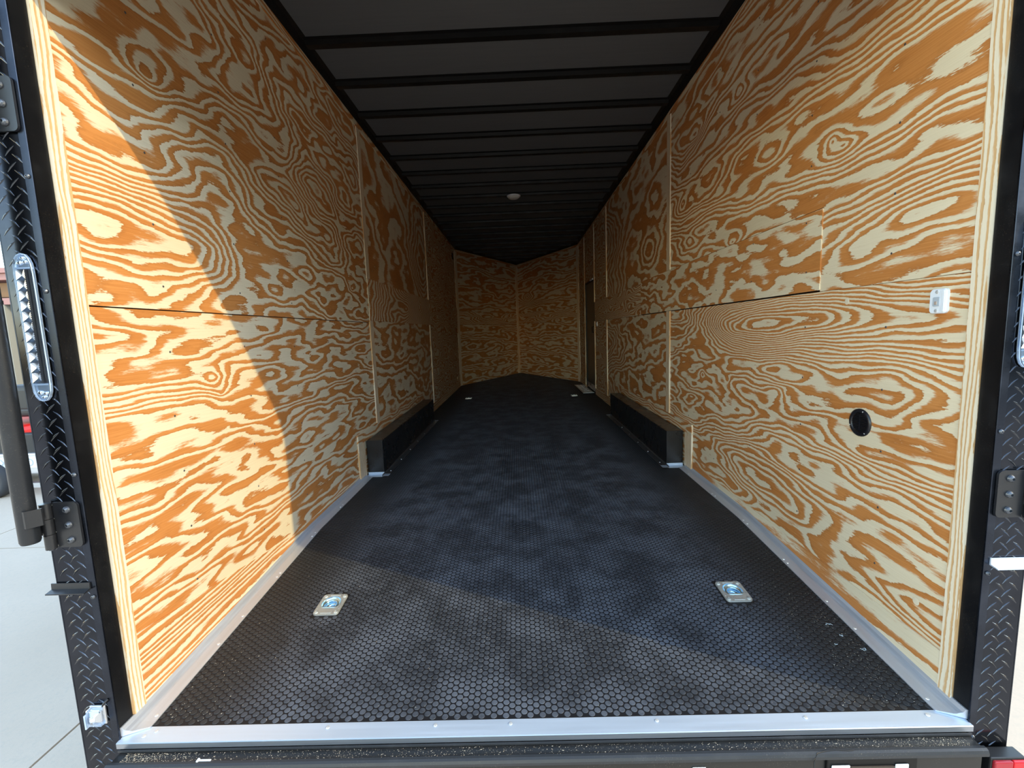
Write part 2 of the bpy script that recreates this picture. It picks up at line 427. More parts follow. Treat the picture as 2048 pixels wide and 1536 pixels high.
# ---- ceiling
ce = empty('ceiling', (0, 3, H)); tag(ce, kind='structure')
mb = MB(); mb.box((-A-.1, .0, H), (A+.1, L, H+.05)); mb.add([(-A-.1, L, H), (A+.1, L, H), (0, APEX+.15, H), (-A-.1, L, H+.05), (A+.1, L, H+.05), (0, APEX+.15, H+.05)], [(0,2,1),(3,4,5),(0,1,4,3),(1,2,5,4),(2,0,3,5)])
mb.build('ceiling_liner', M_CEIL, ce)
def wide(y): return A if y < L else A*max(0, (APEX-y)/(APEX-L))
RIBY = [1.128-.4287] + [1.128+.4287*k for k in range(0, 21)]
for y in RIBY:
    y += .427-.4287+.4287-.427
    w = wide(y)-.045
    if w < .06: continue
    mb = MB()
    prof = [(-.046, 0), (-.046, -.004), (-.028, -.006), (-.022, -.030), (.022, -.030), (.028, -.006), (.046, -.004), (.046, 0)]
    mb.extrude([(py, pz) for py, pz in prof], basis((-w, y, H), (0, 1, 0), (0, 0, 1)), 2*w)
    mb.build('ceiling_rib', M_RIB, ce)
def cove(p0, p1, inward, name):
    p0 = Vector(p0); p1 = Vector(p1); n = Vector(inward).normalized(); r = .062
    prof = [(0, 0), (0, -r)] + [(r-r*math.cos(t_), -r+r*math.sin(t_)) for t_ in (.35, .75, 1.15)] + [(r, 0)]
    ex = n; ey = Vector((0, 0, 1)); m = basis(p0, ex, ey)
    if (m.to_3x3() @ Vector((0, 0, 1))).dot(p1-p0) < 0: d_ = -(p1-p0).length
    else: d_ = (p1-p0).length
    mb = MB(); mb.extrude(prof, m, d_); return mb.build(name, M_RIB, ce)
cove((-A, 0, H), (-A, L, H), (1, 0, 0), 'ceiling_cove'); cove((A, 0, H), (A, L, H), (-1, 0, 0), 'ceiling_cove')
cove((-A, L, H), (0, APEX, H), FVL[2], 'ceiling_cove'); cove((A, L, H), (0, APEX, H), FVR[2], 'ceiling_cove')

# ---- walls: outer skin plus plywood pieces
def wall(name):
    e = empty(name, (0, 0, 0)); tag(e, kind='structure'); return e
wlft = wall('wall_left'); MB().box((-A-.06, 0, -.3), (-A-.012, L+.05, H+.05)).build('outer_skin', M_BLACK, wlft)
wrgt = wall('wall_right'); MB().box((A+.05, 0, -.3), (A+.10, L+.05, H+.05)).box((A+.012, 0, -.3), (A+.05, 6.03, H+.05)).box((A+.012, 6.97, -.3), (A+.05, L+.05, H+.05)).box((A+.012, 6.03, 1.875), (A+.05, 6.97, H+.05)).build('outer_skin', M_BLACK, wrgt)
wfr = wall('wall_front')
mb = MB()
for F in (FVL, FVR):
    O, U, N = F; O = Vector(O); U = Vector(U); N = Vector(N)
    p = [O-U*.06-N*.014, O+U*(VLEN+.03)-N*.014, O+U*(VLEN+.03)-N*.06, O-U*.06-N*.06]
    mb.add([(*q_.xy, -.3) for q_ in p]+[(*q_.xy, H+.05) for q_ in p], [(0,1,2,3),(4,7,6,5),(0,4,5,1),(1,5,6,2),(2,6,7,3),(3,7,4,0)])
mb.build('outer_skin', M_BLACK, wfr)

Y1L, Y2L, Y1R, Y2R = 2.469, 4.942, 2.491, 5.042
TOP = 2.69
G = .0025
# left bay by the opening
sheet('plywood_sheet', wlft, FL, .004, Y1L, -.075, ZS-.004, field(11, 11.5, .8, ((2.6, 1.1, .21), (1.4, .42, .085), (.5, .15, .035)),
      knots=[(1.56, .62, .5, .16, -2.2), (.30, .95, .35, .12, 1.6), (.9, .35, .7, .12, 1.5)], eyes=[(.515, .93, .11, .060, 3.4), (.56, .86, .08, .045, 2.2)]), .010)
sheet('plywood_sheet', wlft, FL, .004, Y1L, ZS, TOP, field(23, 7.5, -.4, ((3.4, .75, .30), (1.7, .33, .14), (.6, .13, .05)),
      knots=[(.34, 1.97, .30, .14, 3.2), (.96, 2.25, .25, .16, 3.0), (1.11, 1.84, .22, .12, 3.4), (1.66, 2.0, .26, .12, -3.4), (1.9, 1.55, .3, .1, 2.5), (2.1, 2.3, .3, .15, -3)],
      eyes=[(.36, 1.955, .14, .07, 2.6), (1.34, 1.80, .16, .09, 3.0), (1.72, 1.70, .2, .09, 3.4), (2.1, 1.42, .16, .08, 3.0)], caths=[(1.43, .13, 1.5, 5.0, .17, .28, .5)]), .010, proud=.003)
# left bays 2 and 3
sheet('plywood_sheet', wlft, FL, Y1L+G, Y2L-G, .0, 1.20, field(31, 6, .5, ((1.8, .9, .25), (.8, .4, .12), (.35, .15, .05))), .016)
sheet('plywood_sheet', wlft, FL, Y1L+G, Y2L-G, 1.50, TOP, field(37, 2.0, .8, ((1.5, .9, .45), (.7, .4, .2), (.3, .15, .07)), knots=[(3.05, 1.96, .25, .2, 2.2), (4.6, 2.0, .5, .5, 6)]), .016)
sheet('plywood_sheet', wlft, FL, Y2L+G, L, .0, 1.20, field(41, 16, 0, ((3.5, .5, .2), (1.6, .25, .09))), .02)
sheet('plywood_sheet', wlft, FL, Y2L+G, L, 1.55, TOP, field(43, 16, 0, ((3.5, .5, .2), (1.6, .25, .09))), .02)
sheet('plywood_belt', wlft, FL, Y1L-.03, Y2L+.03, 1.197, 1.535, field(47, 4, -13, ((1.2, .5, .2), (.5, .2, .06)), knots=[(3.74, 1.345, .42, .17, 9), (4.5, 1.4, .2, .1, 3)]), .012, proud=.008)
sheet('plywood_belt', wlft, FL, Y2L+.033, L, 1.20, 1.57, field(53, 30, 0, ((2.5, .6, .1), (1, .2, .05))), .02, proud=.008)
sheet('plywood_strip', wlft, FL, .004, L, TOP+.002, H, field(59, 14, 0, ((2.5, 1.2, .08), (1, .4, .03))), .02, proud=.008)
# right bay by the opening
sheet('plywood_sheet', wrgt, FR, .004, Y1R, -.075, ZS-.0012, field(61, 12, 0, ((3.0, .8, .20), (1.5, .34, .09), (.6, .14, .04)),
      knots=[(1.35, .74, .42, .07, -2.4), (.9, .75, .16, .05, -1.8), (.55, .30, .30, .10, 1.8)], eyes=[(1.81, .73, .07, .05, 3.0), (1.45, .73, .08, .05, 2.6), (.86, .73, .08, .05, 2.2)],
      caths=[(1.07, .10, 1.0, -4.6, .17, .6, 1.1), (.27, .10, 1.2, -5.2, .19, .5, .9)]), .010)
sheet('plywood_sheet', wrgt, FR, .004, Y1R, ZS, TOP, field(71, 17, -.5, ((2.8, 1.2, .24), (1.3, .42, .11), (.45, .15, .05)),
      knots=[(.18, 1.60, .30, .09, -1.6), (.12, 1.40, .26, .08, -2.8), (1.75, 1.95, .4, .14, 2.6), (1.1, 1.88, .2, .06, 1.8), (2.2, 2.3, .3, .14, 3)],
      eyes=[(.557, 1.711, .13, .06, 3.2), (.62, 1.75, .07, .05, 3), (1.375, 2.315, .16, .09, 3.6), (1.947, 2.32, .18, .09, 3.4), (2.06, 1.665, .18, .08, 3.6), (1.42, 1.525, .14, .06, 3.0), (2.2, 1.95, .16, .09, 3.4)]),
      .010, proud=.003, mask=lambda u, v: (v > 1.512) | (u < .652))
sheet('plywood_belt', wrgt, FR, .655, 3.307, 1.188, 1.510, field(79, 3, .3, ((1.5, .8, .2), (.8, .32, .09), (.4, .13, .04))), .010, proud=.0075)
sheet('plywood_belt', wrgt, FR, 3.31, 5.985, 1.183, 1.485, field(83, 40, 2, ((3.0, .8, .12), (1.3, .3, .06))), .014, proud=.0065)
# right bays 2 and 3
sheet('plywood_sheet', wrgt, FR, Y1R+G, Y2R-G, .0, ZS-.002, field(89, 4.5, .5, ((1.8, .8, .24), (.8, .35, .12), (.35, .15, .05)), knots=[(5.03, .83, .95, .24, 8), (5.2, .1, .7, .2, 6)]), .013)
sheet('plywood_sheet', wrgt, FR, Y1R+G, Y2R-G, 1.490, TOP, field(97, 1.5, .6, ((1.5, .8, .4), (.7, .38, .2), (.3, .15, .06)), knots=[(5.03, 2.2, .7, .35, 7), (5.03, 1.5, .6, .25, 6), (3.02, 1.77, .25, .2, 2.4), (2.9, 2.25, .3, .16, -2.2)]), .013)
sheet('plywood_sheet', wrgt, FR, Y2R+G, 6.02, .0, ZS-.002, field(101, 15, 2, ((3, .5, .2), (1.4, .22, .1)), knots=[(5.03, .83, .95, .3, 8)]), .02)
sheet('plywood_sheet', wrgt, FR, Y2R+G, 6.02, 1.490, TOP, field(103, 13, 2, ((3, .5, .3), (1.4, .22, .1)), knots=[(5.03, 2.2, .7, .35, 7)]), .02)
sheet('plywood_sheet', wrgt, FR, 6.02, 6.98, 1.878, TOP, field(107, 14, 2, ((3, .5, .3), (1.4, .22, .1))), .02)
sheet('plywood_sheet', wrgt, FR, 6.98, L, .0, TOP, field(109, 14, 2, ((3, .5, .3), (1.4, .22, .1))), .02)
sheet('plywood_strip', wrgt, FR, .004, L, TOP+.002, H, field(113, 14, 0, ((2.5, 1.2, .08), (1, .4, .03))), .02, proud=.004)
# V nose
for F, s in ((FVL, 0), (FVR, 1)):
    sheet('plywood_sheet', wfr, F, .0, VLEN-.0, .0, 1.245, field(127+s*4, 9, 0, ((2.0, 1.1, .2), (.8, .45, .09), (.3, .16, .04))), .016)
    sheet('plywood_sheet', wfr, F, .0, VLEN-.0, 1.52, TOP, field(137+s*4, 5 + 6*s, 0, ((1.8, 1.2, .22), (.7, .5, .1), (.3, .16, .04)), eyes=([(2.2, 1.9, .35, .2, 4)] if s else [(1.7, 1.9, .3, .12, 2)])), .016)
    sheet('plywood_belt', wfr, F, .0, VLEN-.0, 1.248, 1.517, field(149+s*4, 26, 0, ((2.5, .7, .12), (1, .3, .06)), knots=([(1.3, 1.38, .9, .12, 4)] if not s else [])), .018, proud=.003)
    sheet('plywood_strip', wfr, F, .0, VLEN-.0, TOP+.002, H, field(157+s, 14, 0, ((2.5, 1.2, .08),)), .03, proud=.004)

# battens over the seams (grain upright)
def batten(par, F, yc, w, z0, z1, seed, proud=.012, k=60, res=.010):
    return sheet('plywood_batten', par, F, yc-w/2, yc+w/2, z0, z1, field(seed, k, .2, ((.9, .5, .05), (.3, .15, .02))), res, thick=proud+.004, proud=proud, mat=W_STRIP, vertical=True)
batten(wlft, FL, .0205, .041, -.05, H-.03, 201, .006, 75, .006); batten(wrgt, FR, .0205, .041, -.06, H-.03, 202, .006, 75, .006)
batten(wlft, FL, Y1L, .075, 1.537, TOP, 203, .009); batten(wlft, FL, Y1L, .075, .345, 1.195, 204, .009)
batten(wlft, FL, Y2L, .06, 1.537, TOP, 205); batten(wlft, FL, Y2L, .06, .12, 1.195, 206)
batten(wrgt, FR, Y1R, .075, 1.512, TOP, 207, .011); batten(wrgt, FR, Y1R, .075, .345, 1.186, 208, .011)
batten(wrgt, FR, Y2R, .06, 1.487, TOP, 209); batten(wrgt, FR, Y2R, .06, .12, 1.181, 210)
batten(wrgt, FR, 6.01, .05, 1.487, TOP, 211); batten(wrgt, FR, 6.01, .05, .10, 1.181, 212)
batten(wrgt, FR, 7.04, .05, .04, TOP, 213); batten(wlft, FL, L-.03, .06, .0, TOP, 214); batten(wrgt, FR, L-.03, .06, .0, TOP, 215)
batten(wfr, FVL, .03, .06, .0, TOP, 216); batten(wfr, FVR, .03, .06, .0, TOP, 217)
batten(wfr, FVL, VLEN-.045, .09, .0, TOP, 218); batten(wfr, FVR, VLEN-.03, .04, .0, TOP, 219)
# low strips above the floor
def low(par, F, u0, u1, z0, z1, seed, proud=.006, top=None, k=40):
    return sheet('plywood_strip', par, F, u0, u1, z0, z1, field(seed, k, 0, ((1.0, 1.0, .08), (.4, .3, .03))), .012, proud=proud, top=top)
low(wlft, FL, .042, 1.96, -.078, .19, 221, .004, lambda u: .188-.14*np.clip(u, 0, 1.0)-.0*u, 44)
sheet('plywood_strip', wrgt, FR, .042, 1.955, -.078, .062, field(223, 7, .2, ((.8, 1.0, .1), (.3, .3, .04))), .012, proud=.004)
low(wlft, FL, 4.22, L, .0, .115, 225, .008); low(wrgt, FR, 4.22, 6.0, .0, .105, 226, .008); low(wrgt, FR, 7.07, L, .0, .10, 227, .008)
# plywood casing round the wheel boxes
for par, F, s in ((wlft, FL, 231), (wrgt, FR, 235)):
    sheet('plywood_casing', par, F, 1.965, 2.095, -.0, .272, field(s, 60, 0, ((.6, .4, .05),)), .012, proud=.012, thick=.014, mat=W_STRIP, vertical=True)
    sheet('plywood_casing', par, F, 1.965, 4.16, .273, .347, field(s+1, 26, .4, ((1.4, .5, .09), (.6, .2, .04))), .012, proud=.012, thick=.014)

# screws and filled holes
def small_disc(name, r, h, n=8):
    mb = MB(); mb.lathe([(r, 0), (r*.9, h*.7), (r*.5, h)], Matrix.Identity(4), n)
    return mb
def proto(mb, mat, name):
    me = bpy.data.meshes.new(name); me.from_pydata(mb.v, [], mb.f); me.materials.append(mat); return me
scr = proto(small_disc('screw', .0040, .0012), M_SCREWD, 'screw')
scz = proto(small_disc('screw', .0058, .0022), M_SCREW, 'screw')
plug = proto(small_disc('filled_hole', .012, .0008, 14), principled('pale_filler', (.72, .62, .46), .6), 'filled_hole')
def put(me, parent, p, n, name):
    o = link(name, me, parent); o.matrix_parent_inverse = Matrix.Identity(4)
    q = Vector(n).to_track_quat('Z', 'Y'); o.rotation_mode = 'QUATERNION'; o.rotation_quaternion = q
    o.location = Vector(p)-parent.location; return o
random.seed(5)
for par, x, nx, sgn in ((wlft, -A, 1, -1), (wrgt, A, -1, 1)):
    for i in range(5):
        y = .312 + .434*i
        for z in (.20, .40, .607, .815, 1.035):
            if y > 1.9 and z < .38: continue
            put(scr, par, (x+nx*.0002, y+random.uniform(-.008, .008), z+random.uniform(-.008, .008)), (nx, 0, 0), 'screw')
        for z in (1.27, 1.47, 1.69, 1.90, 2.10, 2.32, 2.55):
            put(scr, par, (x+nx*(.0032 if not (sgn > 0 and z < 1.51 and y > .655) else .0077), y+random.uniform(-.012, .012), z+random.uniform(-.012, .012)), (nx, 0, 0), 'screw')
for y, z in ((.505, 1.132), (.819, .668), (.137, .161)): put(plug, wrgt, (A-.0003, y, z), (-1, 0, 0), 'filled_hole')

# ---- aluminium cove strips (trim_1 left, trim_2 right) and threshold (trim_3)
def cove_trim(name, s):
    mb = MB(); X = lambda d_: s*(A-d_)
    prof = [(0, .028), (.004, .028), (.009, .017), (.017, .0125), (.021, .0085), (.026, .0065), (.064, .0030), (.064, 0), (0, 0)]
    ysn = [-.02, .0, .3, .6, .9, YK, 1.4, 2.065]
    vs = []
    for y in ysn:
        for d_, z in prof:
            yy = y
            if y == -.02: yy = -.047 + d_*.45
            vs.append((X(d_), yy, zf(max(yy, 0) if yy < 0 else yy)-(0.0 if yy >= 0 else .0)+z+.001))
    n = len(prof)
    fs = [(i*n+k, i*n+(k+1)%n, (i+1)*n+(k+1)%n, (i+1)*n+k) for i in range(len(ysn)-1) for k in range(n)]
    mb.add(vs, fs); mb.add(vs[:n], [tuple(range(n))]); mb.add(vs[-n:], [tuple(range(n))])
    o = mb.build(name, M_ALU_Y); tag(o, kind='structure')
    for y in (.02, .31, .46, .72, .75, 1.08, 1.12, 1.47, 1.51, 1.9):
        put(scz, o, (X(.052), y, zf(y)+.005), (0, -.07, 1), 'screw')
        put(scz, o, (X(.014), y+.03, zf(y)+.013), (-s, 0, 1.2), 'screw')
    return o
cove_trim('trim_1', -1); cove_trim('trim_2', 1)
mb = MB()
mb.extrude([(-.014, -.0845), (-.014, -.0795), (-.0655, -.0812), (-.0655, -.0862)], basis((-A+.002, 0, 0), (0, 1, 0), (0, 0, 1)), 2*A-.004)
o = mb.build('trim_3', M_ALU_X); tag(o, kind='structure')
mb = MB(); mb.extrude([(-.0655, -.0813), (-.0672, -.0830), (-.0672, -.0985), (-.0655, -.0985)], basis((-A+.002, 0, 0), (0, 1, 0), (0, 0, 1)), 2*A-.004)
mb.build('lip', M_ALU_L, o)
for x in (-1.135, -.62, -.30, -.078, .35, .78, 1.13): put(scz, o, (x, -.030, -.0795), (0, -.03, 1), 'screw')
put(scz, o, (-1.16, -.045, -.0805), (0, -.03, 1), 'screw')

# ---- unseen header over the rear opening, arch shaped to cast the curved wall shadow
arch = [(A, 1.90), (1.205, 1.985), (1.12, 2.045), (.99, 2.072), (.70, 2.105), (.39, 2.13), (-.23, 2.135), (-.7, 2.09), (-1.0, 2.045), (-1.18, 2.01), (-A, 1.965)]
poly = arch + [(-A, 1.95), (-1.33, 1.95), (-1.33, H+.12), (1.33, H+.12), (1.33, 1.88), (A, 1.88)]
hd = MB(); hd.extrude(poly, basis((0, -.0005, 0), (1, 0, 0), (0, 0, 1)), .054)
o = hd.build('wall_rear', M_JAMB); tag(o, kind='structure')

# ================================================================== rear corner posts
def lug_mesh(sgn):
    """one raised bar of the tread plate: bent, sharp-ended"""
    pts = [(-.0125, .0105), (-.003, .0035), (.0030, -.0015), (.0125, -.0130)]; wd = [.0006, .0024, .0024, .0006]; hh = [.0003, .0016, .0016, .0003]
    mb = MB(); vs = []
    for i, (x, z) in enumerate(pts):
        a_ = Vector(pts[max(i-1, 0)]); b_ = Vector(pts[min(i+1, 3)]); t_ = (b_-a_).normalized(); nn = Vector((-t_.y, t_.x))
        for w_, h_ in ((-1, 0), (-.35, 1), (.35, 1), (1, 0)):
            vs.append((sgn*(x+nn.x*w_*wd[i]), -h_*hh[i], z+nn.y*w_*wd[i]))
    fs = [(i*4+k, i*4+k+1, (i+1)*4+k+1, (i+1)*4+k) for i in range(3) for k in range(3)] + [(0, 1, 2, 3), (12, 13, 14, 15)]
    mb.add(vs, fs)
    me = bpy.data.meshes.new('tread_lug'); me.from_pydata(mb.v, [], mb.f)
    bm = bmesh.new(); bm.from_mesh(me); bmesh.ops.recalc_face_normals(bm, faces=bm.faces[:]); bm.to_mesh(me); bm.free()
    me.materials.append(M_LUG); return me
LUG = {1: lug_mesh(1), -1: lug_mesh(-1)}
rivet = proto(MB().lathe([(.0062, 0), (.0062, .0018), (.0045, .0042), (.0022, .0052), (.0018, .0035)], Matrix.Identity(4), 12), M_BOLT, 'rivet')
POSTZ = (-.26, 1.99)
YF = -.055
def post(s, label):
    e = empty('corner_post', (s*1.275, YF, POSTZ[0])); tag(e, label, 'post', 'corner posts of the rear opening')
    lo = lambda x0, x1: (min(s*x0, s*x1), max(s*x0, s*x1))
    x0, x1 = lo(A, 1.33); MB().bbox((x0, YF+.004, POSTZ[0]), (x1, -.0005, 1.95), .002, 1).build('jamb_tube', M_JAMB, e)
    x0, x1 = lo(1.240, 1.333); MB().bbox((x0, YF+.0005, POSTZ[0]), (x1, YF+.0045, 1.94), .001, 1).build('tread_plate', M_POST, e)
    x0, x1 = lo(1.2225, 1.243); MB().bbox((x0, YF-.0015, POSTZ[0]), (x1, YF+.004, 1.94), .001, 1).build('flat_edge', M_FLAT, e)
    x0, x1 = lo(1.331, 1.335); MB().box((x0, YF+.0005, POSTZ[0]), (x1, .30, 1.94)).build('side_skin', M_FLAT, e)
    rows = 57; ph, pw = .0385, .0358
    for r in range(rows):
        for c_ in range(3):
            x = 1.3265 - c_*pw; z = POSTZ[0]+.03 + r*ph
            if 1.251 < x < 1.325: link('tread_lug', LUG[1 if s < 0 else -1], e, (s*x, YF+.0004, z))
            x2 = 1.3265 - pw/2 - c_*pw; z2 = z+ph/2
            if 1.251 < x2 < 1.325: link('tread_lug', LUG[-1 if s < 0 else 1], e, (s*x2, YF+.0004, z2))
    rv = [1.496, 1.212, .722 if s < 0 else .76, .368, -.155 if s < 0 else -.125]
    for z in rv: put(rivet, e, (s*1.2335, YF-.0015, z), (0, -1, 0), 'rivet')
    put(rivet, e, (s*1.297, YF, .376), (0, -1, 0), 'rivet')
    return e
post(-1, 'black tread-plate corner post on the left of the opening, mirroring blue sky')
post(1, 'black tread-plate corner post on the right of the opening, above the red marker')

# drip ledges screwed to the posts
for s, lab in ((-1, 'short dark metal ledge on left corner post below the hinge'), (1, 'short bright metal ledge on right corner post below the hinge')):
    x0, x1 = sorted((s*1.236, s*1.345))
    mb = MB(); mb.extrude([(YF-.002, .392), (YF-.002, .412), (YF-.005, .412), (YF-.006, .3955), (YF-.024, .3915), (YF-.024, .3885)], basis((x0, 0, 0), (0, 1, 0), (0, 0, 1)), x1-x0)
    o = mb.build('drip_ledge', M_HINGE if s < 0 else M_ALU_X); tag(o, lab, 'ledge', 'ledges on the corner posts')

# hinges
bolt = proto(MB().lathe([(.0098, 0), (.0098, .0015), (.0085, .005), (.006, .0075), (.0036, .0085), (.0034, .0045)], Matrix.Identity(4), 16), M_BOLT, 'bolt')
def hinge(s, zc, label, barrel=True):
    e = empty('strap_hinge', (s*1.27, YF-.003, zc)); tag(e, label, 'hinge', 'hinges on the corner posts')
    hw = .064; xi, xo = 1.232, 1.300
    r = .012; pts = []
    for cx_, cz_, a0 in ((xi+r, hw-r, 90), (xi+r, -hw+r, 180)):
        for k in range(5):
            t_ = math.radians(a0+k*22.5); pts.append((cx_+r*math.cos(t_), cz_+r*math.sin(t_)))
    pts += [(xo, -hw), (xo, hw)]
    y0 = YF-.003
    m = basis((0, y0, zc), (s, 0, 0), (0, 0, 1))
    dd = -1 if (m.to_3x3() @ Vector((0, 0, 1))).y > 0 else 1
    MB().extrude(pts, m, dd*.006).build('leaf', M_HINGE, e)
    for dz_ in (.043, .0, -.043): put(bolt, e, (s*1.262, y0-.006, zc+dz_), (0, -1, 0), 'bolt')
    if barrel:
        for z0, z1 in ((zc+.022, zc+hw), (zc-.022, zc+.0205), (zc-hw, zc-.0235)):
            MB().tube([(s*1.313, y0-.013, z0), (s*1.313, y0-.013, z1)], .0125, 16).build('knuckle', M_HINGE, e)
        MB().tube([(s*1.313, y0-.013, zc-hw-.004), (s*1.313, y0-.013, zc+hw+.0005)], .006, 10).build('hinge_pin', M_BOLT, e)
        mb = MB()      # strap of the door half, bent like a Z towards the lock bar
        x_a, x_b = s*1.318, s*1.352
        mb.extrude([(0, 0), (.030, -.006), (.034, -.030), (.030, -.030), (.026, -.010), (0, -.004)], basis((s*1.318, y0-.012, zc-.024), (s, 0, 0), (0, 1, 0)), (1 if s > 0 else -1)*.048)
        mb.build('door_strap', M_HINGE, e)
    return e
hinge(-1, .584, 'black three-bolt hinge low on the left corner post beside the vertical bar')
hinge(-1, 1.665, 'black hinge leaf high on the left corner post above the long lamp')
hinge(1, .592, 'black three-bolt hinge on the right corner post above the bright ledge')

# vertical door bar
e = empty('door_bar', (-1.325, -.108, .56)); tag(e, 'thick black vertical door bar at far left with rounded lower end', 'bar')
MB().tube([(-1.325, -.108, 1.93), (-1.325, -.108, .562), (-1.325, -.108, .555)], [.0215, .0215, .019], 24).build('bar_tube', M_ROD, e)
mb = MB(); mb.extrude([(0, 0), (.014, -.004), (.018, .000), (.034, .020), (.034, .024), (.014, .002), (0, .004)], basis((-1.320, -.1255, .602), (1, 0, 0), (0, 1, 0)), .046)
mb.build('bar_strap', M_HINGE, e)

# long clear tail lamps
def tail_lamp(s, label):
    zc = 1.117; hl = .197; hw = .0245; x0 = s*1.277
    e = empty('tail_lamp', (x0, YF-.001, zc)); tag(e, label, 'lamp', 'long tail lamps')
    def stad(w, h, cut=.055):
        p = []
        for t_ in np.linspace(0, PI, 9): p.append((w*math.cos(t_), h-cut+cut*.9*math.sin(t_)**.8))
        for t_ in np.linspace(PI, 2*PI, 9): p.append((w*math.cos(t_), -(h-cut)-cut*.9*abs(math.sin(t_))**.8))
        return p
    def ext(poly, y, d_, mat, nm):
        m = basis((x0, y, zc), (1, 0, 0), (0, 0, 1)); MB().extrude(poly, m, d_).build(nm, mat, e)
    ext(stad(hw, hl), YF-.0024, .002, M_LENSBASE, 'base')
    for sg in (1, -1):
        mb = MB()
        for dx_, dz_, r_ in ((-.009, .168, .007), (.006, .170, .006), (.000, .180, .005)): mb.lathe([(r_, 0), (r_*.9, .003), (r_*.4, .004)], basis((x0+dx_, YF-.0045, zc+sg*dz_), (1, 0, 0), (0, 0, 1)), 12)
        mb.build('end_boss', M_CHROME, e)
    # rim
    rim = [(x0+px, YF-.008, zc+pz) for px, pz in stad(hw-.002, hl-.002)]
    MB().tube(rim+[rim[0]], .0019, 8, cap=False).build('rim', M_LENSRIM, e)
    for k in range(11):
        z0 = zc-.141+k*.0265; xa = x0-.0215; xb = x0+.004
        c0 = (x0-.010, YF-.0042, z0+.012)
        cell = MB(); q = [(xa, YF-.009, z0), (xb, YF-.007, z0), (xb, YF-.010, z0+.026), (xa, YF-.008, z0+.026)]
        cell.add(q+[c0], [(0, 1, 4), (1, 2, 4), (2, 3, 4), (3, 0, 4)])
        me_ = cell.build('reflector', M_CHROME, e)
    MB().box((x0+.0045, YF-.0095, zc-.142), (x0+.0105, YF-.004, zc+.150)).build('led_board', M_LED, e)
    mb = MB()
    for k in range(60): mb.box((x0+.0025, YF-.0098, zc-.141+k*.0048), (x0+.0047, YF-.0075, zc-.1385+k*.0048))
    mb.build('led_teeth', M_LED, e)['kind'] = 'stuff'
    MB().box((x0+.0150, YF-.0095, zc-.142), (x0+.0185, YF-.004, zc+.150)).build('led_board', M_LED, e)
    MB().box((x0-.0215, YF-.0095, zc+.152), (x0+.0215, YF-.004, zc+.156)).box((x0-.0215, YF-.0095, zc-.148), (x0+.0215, YF-.004, zc-.144)).build('cross_bar', M_LENSRIM, e)
    ext(stad(hw-.001, hl-.001), YF-.0102, .0016, M_LENS, 'lens')
    return e
tail_lamp(-1, 'long clear oval lamp with chrome reflector cells on left corner post')
tail_lamp(1, 'clear oval lamp cut off by the right picture edge on right corner post')

# small clear lamp low on left post
e = empty('marker_lamp', (-1.268, YF, .01)); tag(e, 'small faceted clear lamp low on the left corner post', 'lamp')
def facet(lo, hi, b):
    bm = bmesh.new(); bmesh.ops.create_cube(bm, size=1)
    for v in bm.verts:
        v.co = Vector([(lo[i]+hi[i])/2 + v.co[i]*(hi[i]-lo[i]) for i in range(3)])
    bmesh.ops.bevel(bm, geom=[e_ for e_ in bm.edges if all(v.co.y < (lo[1]+hi[1])/2 for v in e_.verts)], offset=b, segments=1, affect='EDGES')
    return MB().addbm(bm)
MB().bbox((-1.291, YF-.008, -.022), (-1.246, YF-.001, .036), .002, 1).build('base', M_SILVER, e)
facet((-1.288, YF-.032, -.018), (-1.250, YF-.006, .032), .011).build('lens', M_LENS, e)
facet((-1.284, YF-.0205, -.010), (-1.256, YF-.0085, .022), .008).build('reflector', M_CHROME, e)
MB().lathe([(.006, 0), (.005, .004), (.002, .006)], basis((-1.270, YF-.0206, .006), (1, 0, 0), (0, 0, 1)), 10).build('bulb', M_WHITE, e)
MB().bbox((-1.2885, YF-.030, -.019), (-1.2845, YF-.006, .024), .001, 1).build('edge_bar', M_LENSRIM, e)
MB().tube([(-1.252, YF-.006, .034), (-1.244, YF-.012, .044), (-1.238, YF-.002, .052)], .003, 8).build('lamp_wire', M_BLACK, e)

# red marker light lower right
e = empty('red_marker_light', (1.295, -.085, -.19)); tag(e, 'red rectangular marker light at lower right corner under the post', 'lamp')
MB().bbox((1.247, YF-.042, -.232), (1.345, YF-.005, -.152), .004, 2).build('housing', M_BLACK, e)
MB().bbox((1.252, YF-.050, -.228), (1.302, YF-.040, -.157), .003, 2).build('red_lens', principled('red_lens_dull', (.35, .02, .03), .25), e)['label'] = 'duller red lens half'
MB().bbox((1.303, YF-.050, -.228), (1.345, YF-.040, -.157), .003, 2).build('red_lens', M_RED, e)

# ================================================================== rear sill
e = empty('rear_sill', (0, -.1, -.3)); tag(e, 'dusty black steel sill below the aluminium threshold', 'sill')
mb = MB(); mb.extrude([(-.066, -.1025), (-.069, -.1035), (-.0695, -.1085), (-.066, -.1085)], basis((-A+.006, 0, 0), (0, 1, 0), (0, 0, 1)), 2*A-.012)
mb.build('seal_lip', M_SILLEDGE, e)
MB().box((-A+.012, -.104, -.30), (A-.012, -.03, -.110)).build('sill_beam', M_SILL, e)
mb = MB(); mb.extrude([(-.100, -.108), (-.108, -.1072), (-.114, -.110), (-.117, -.117), (-.117, -.125), (-.100, -.125)], basis((-A+.006, 0, 0), (0, 1, 0), (0, 0, 1)), 2*A-.012)
mb.build('rolled_edge', M_SILLEDGE, e)
MB().box((-A-.10, -.050, -.45), (A+.10, .0, -.262)).build('bumper', M_BLACK, e)
MB().bbox((.425, -.1085, -.170), (.462, -.1045, -.152), .001, 1).build('tab', M_WHITE, e)['label'] = 'small pale tab under the sill'
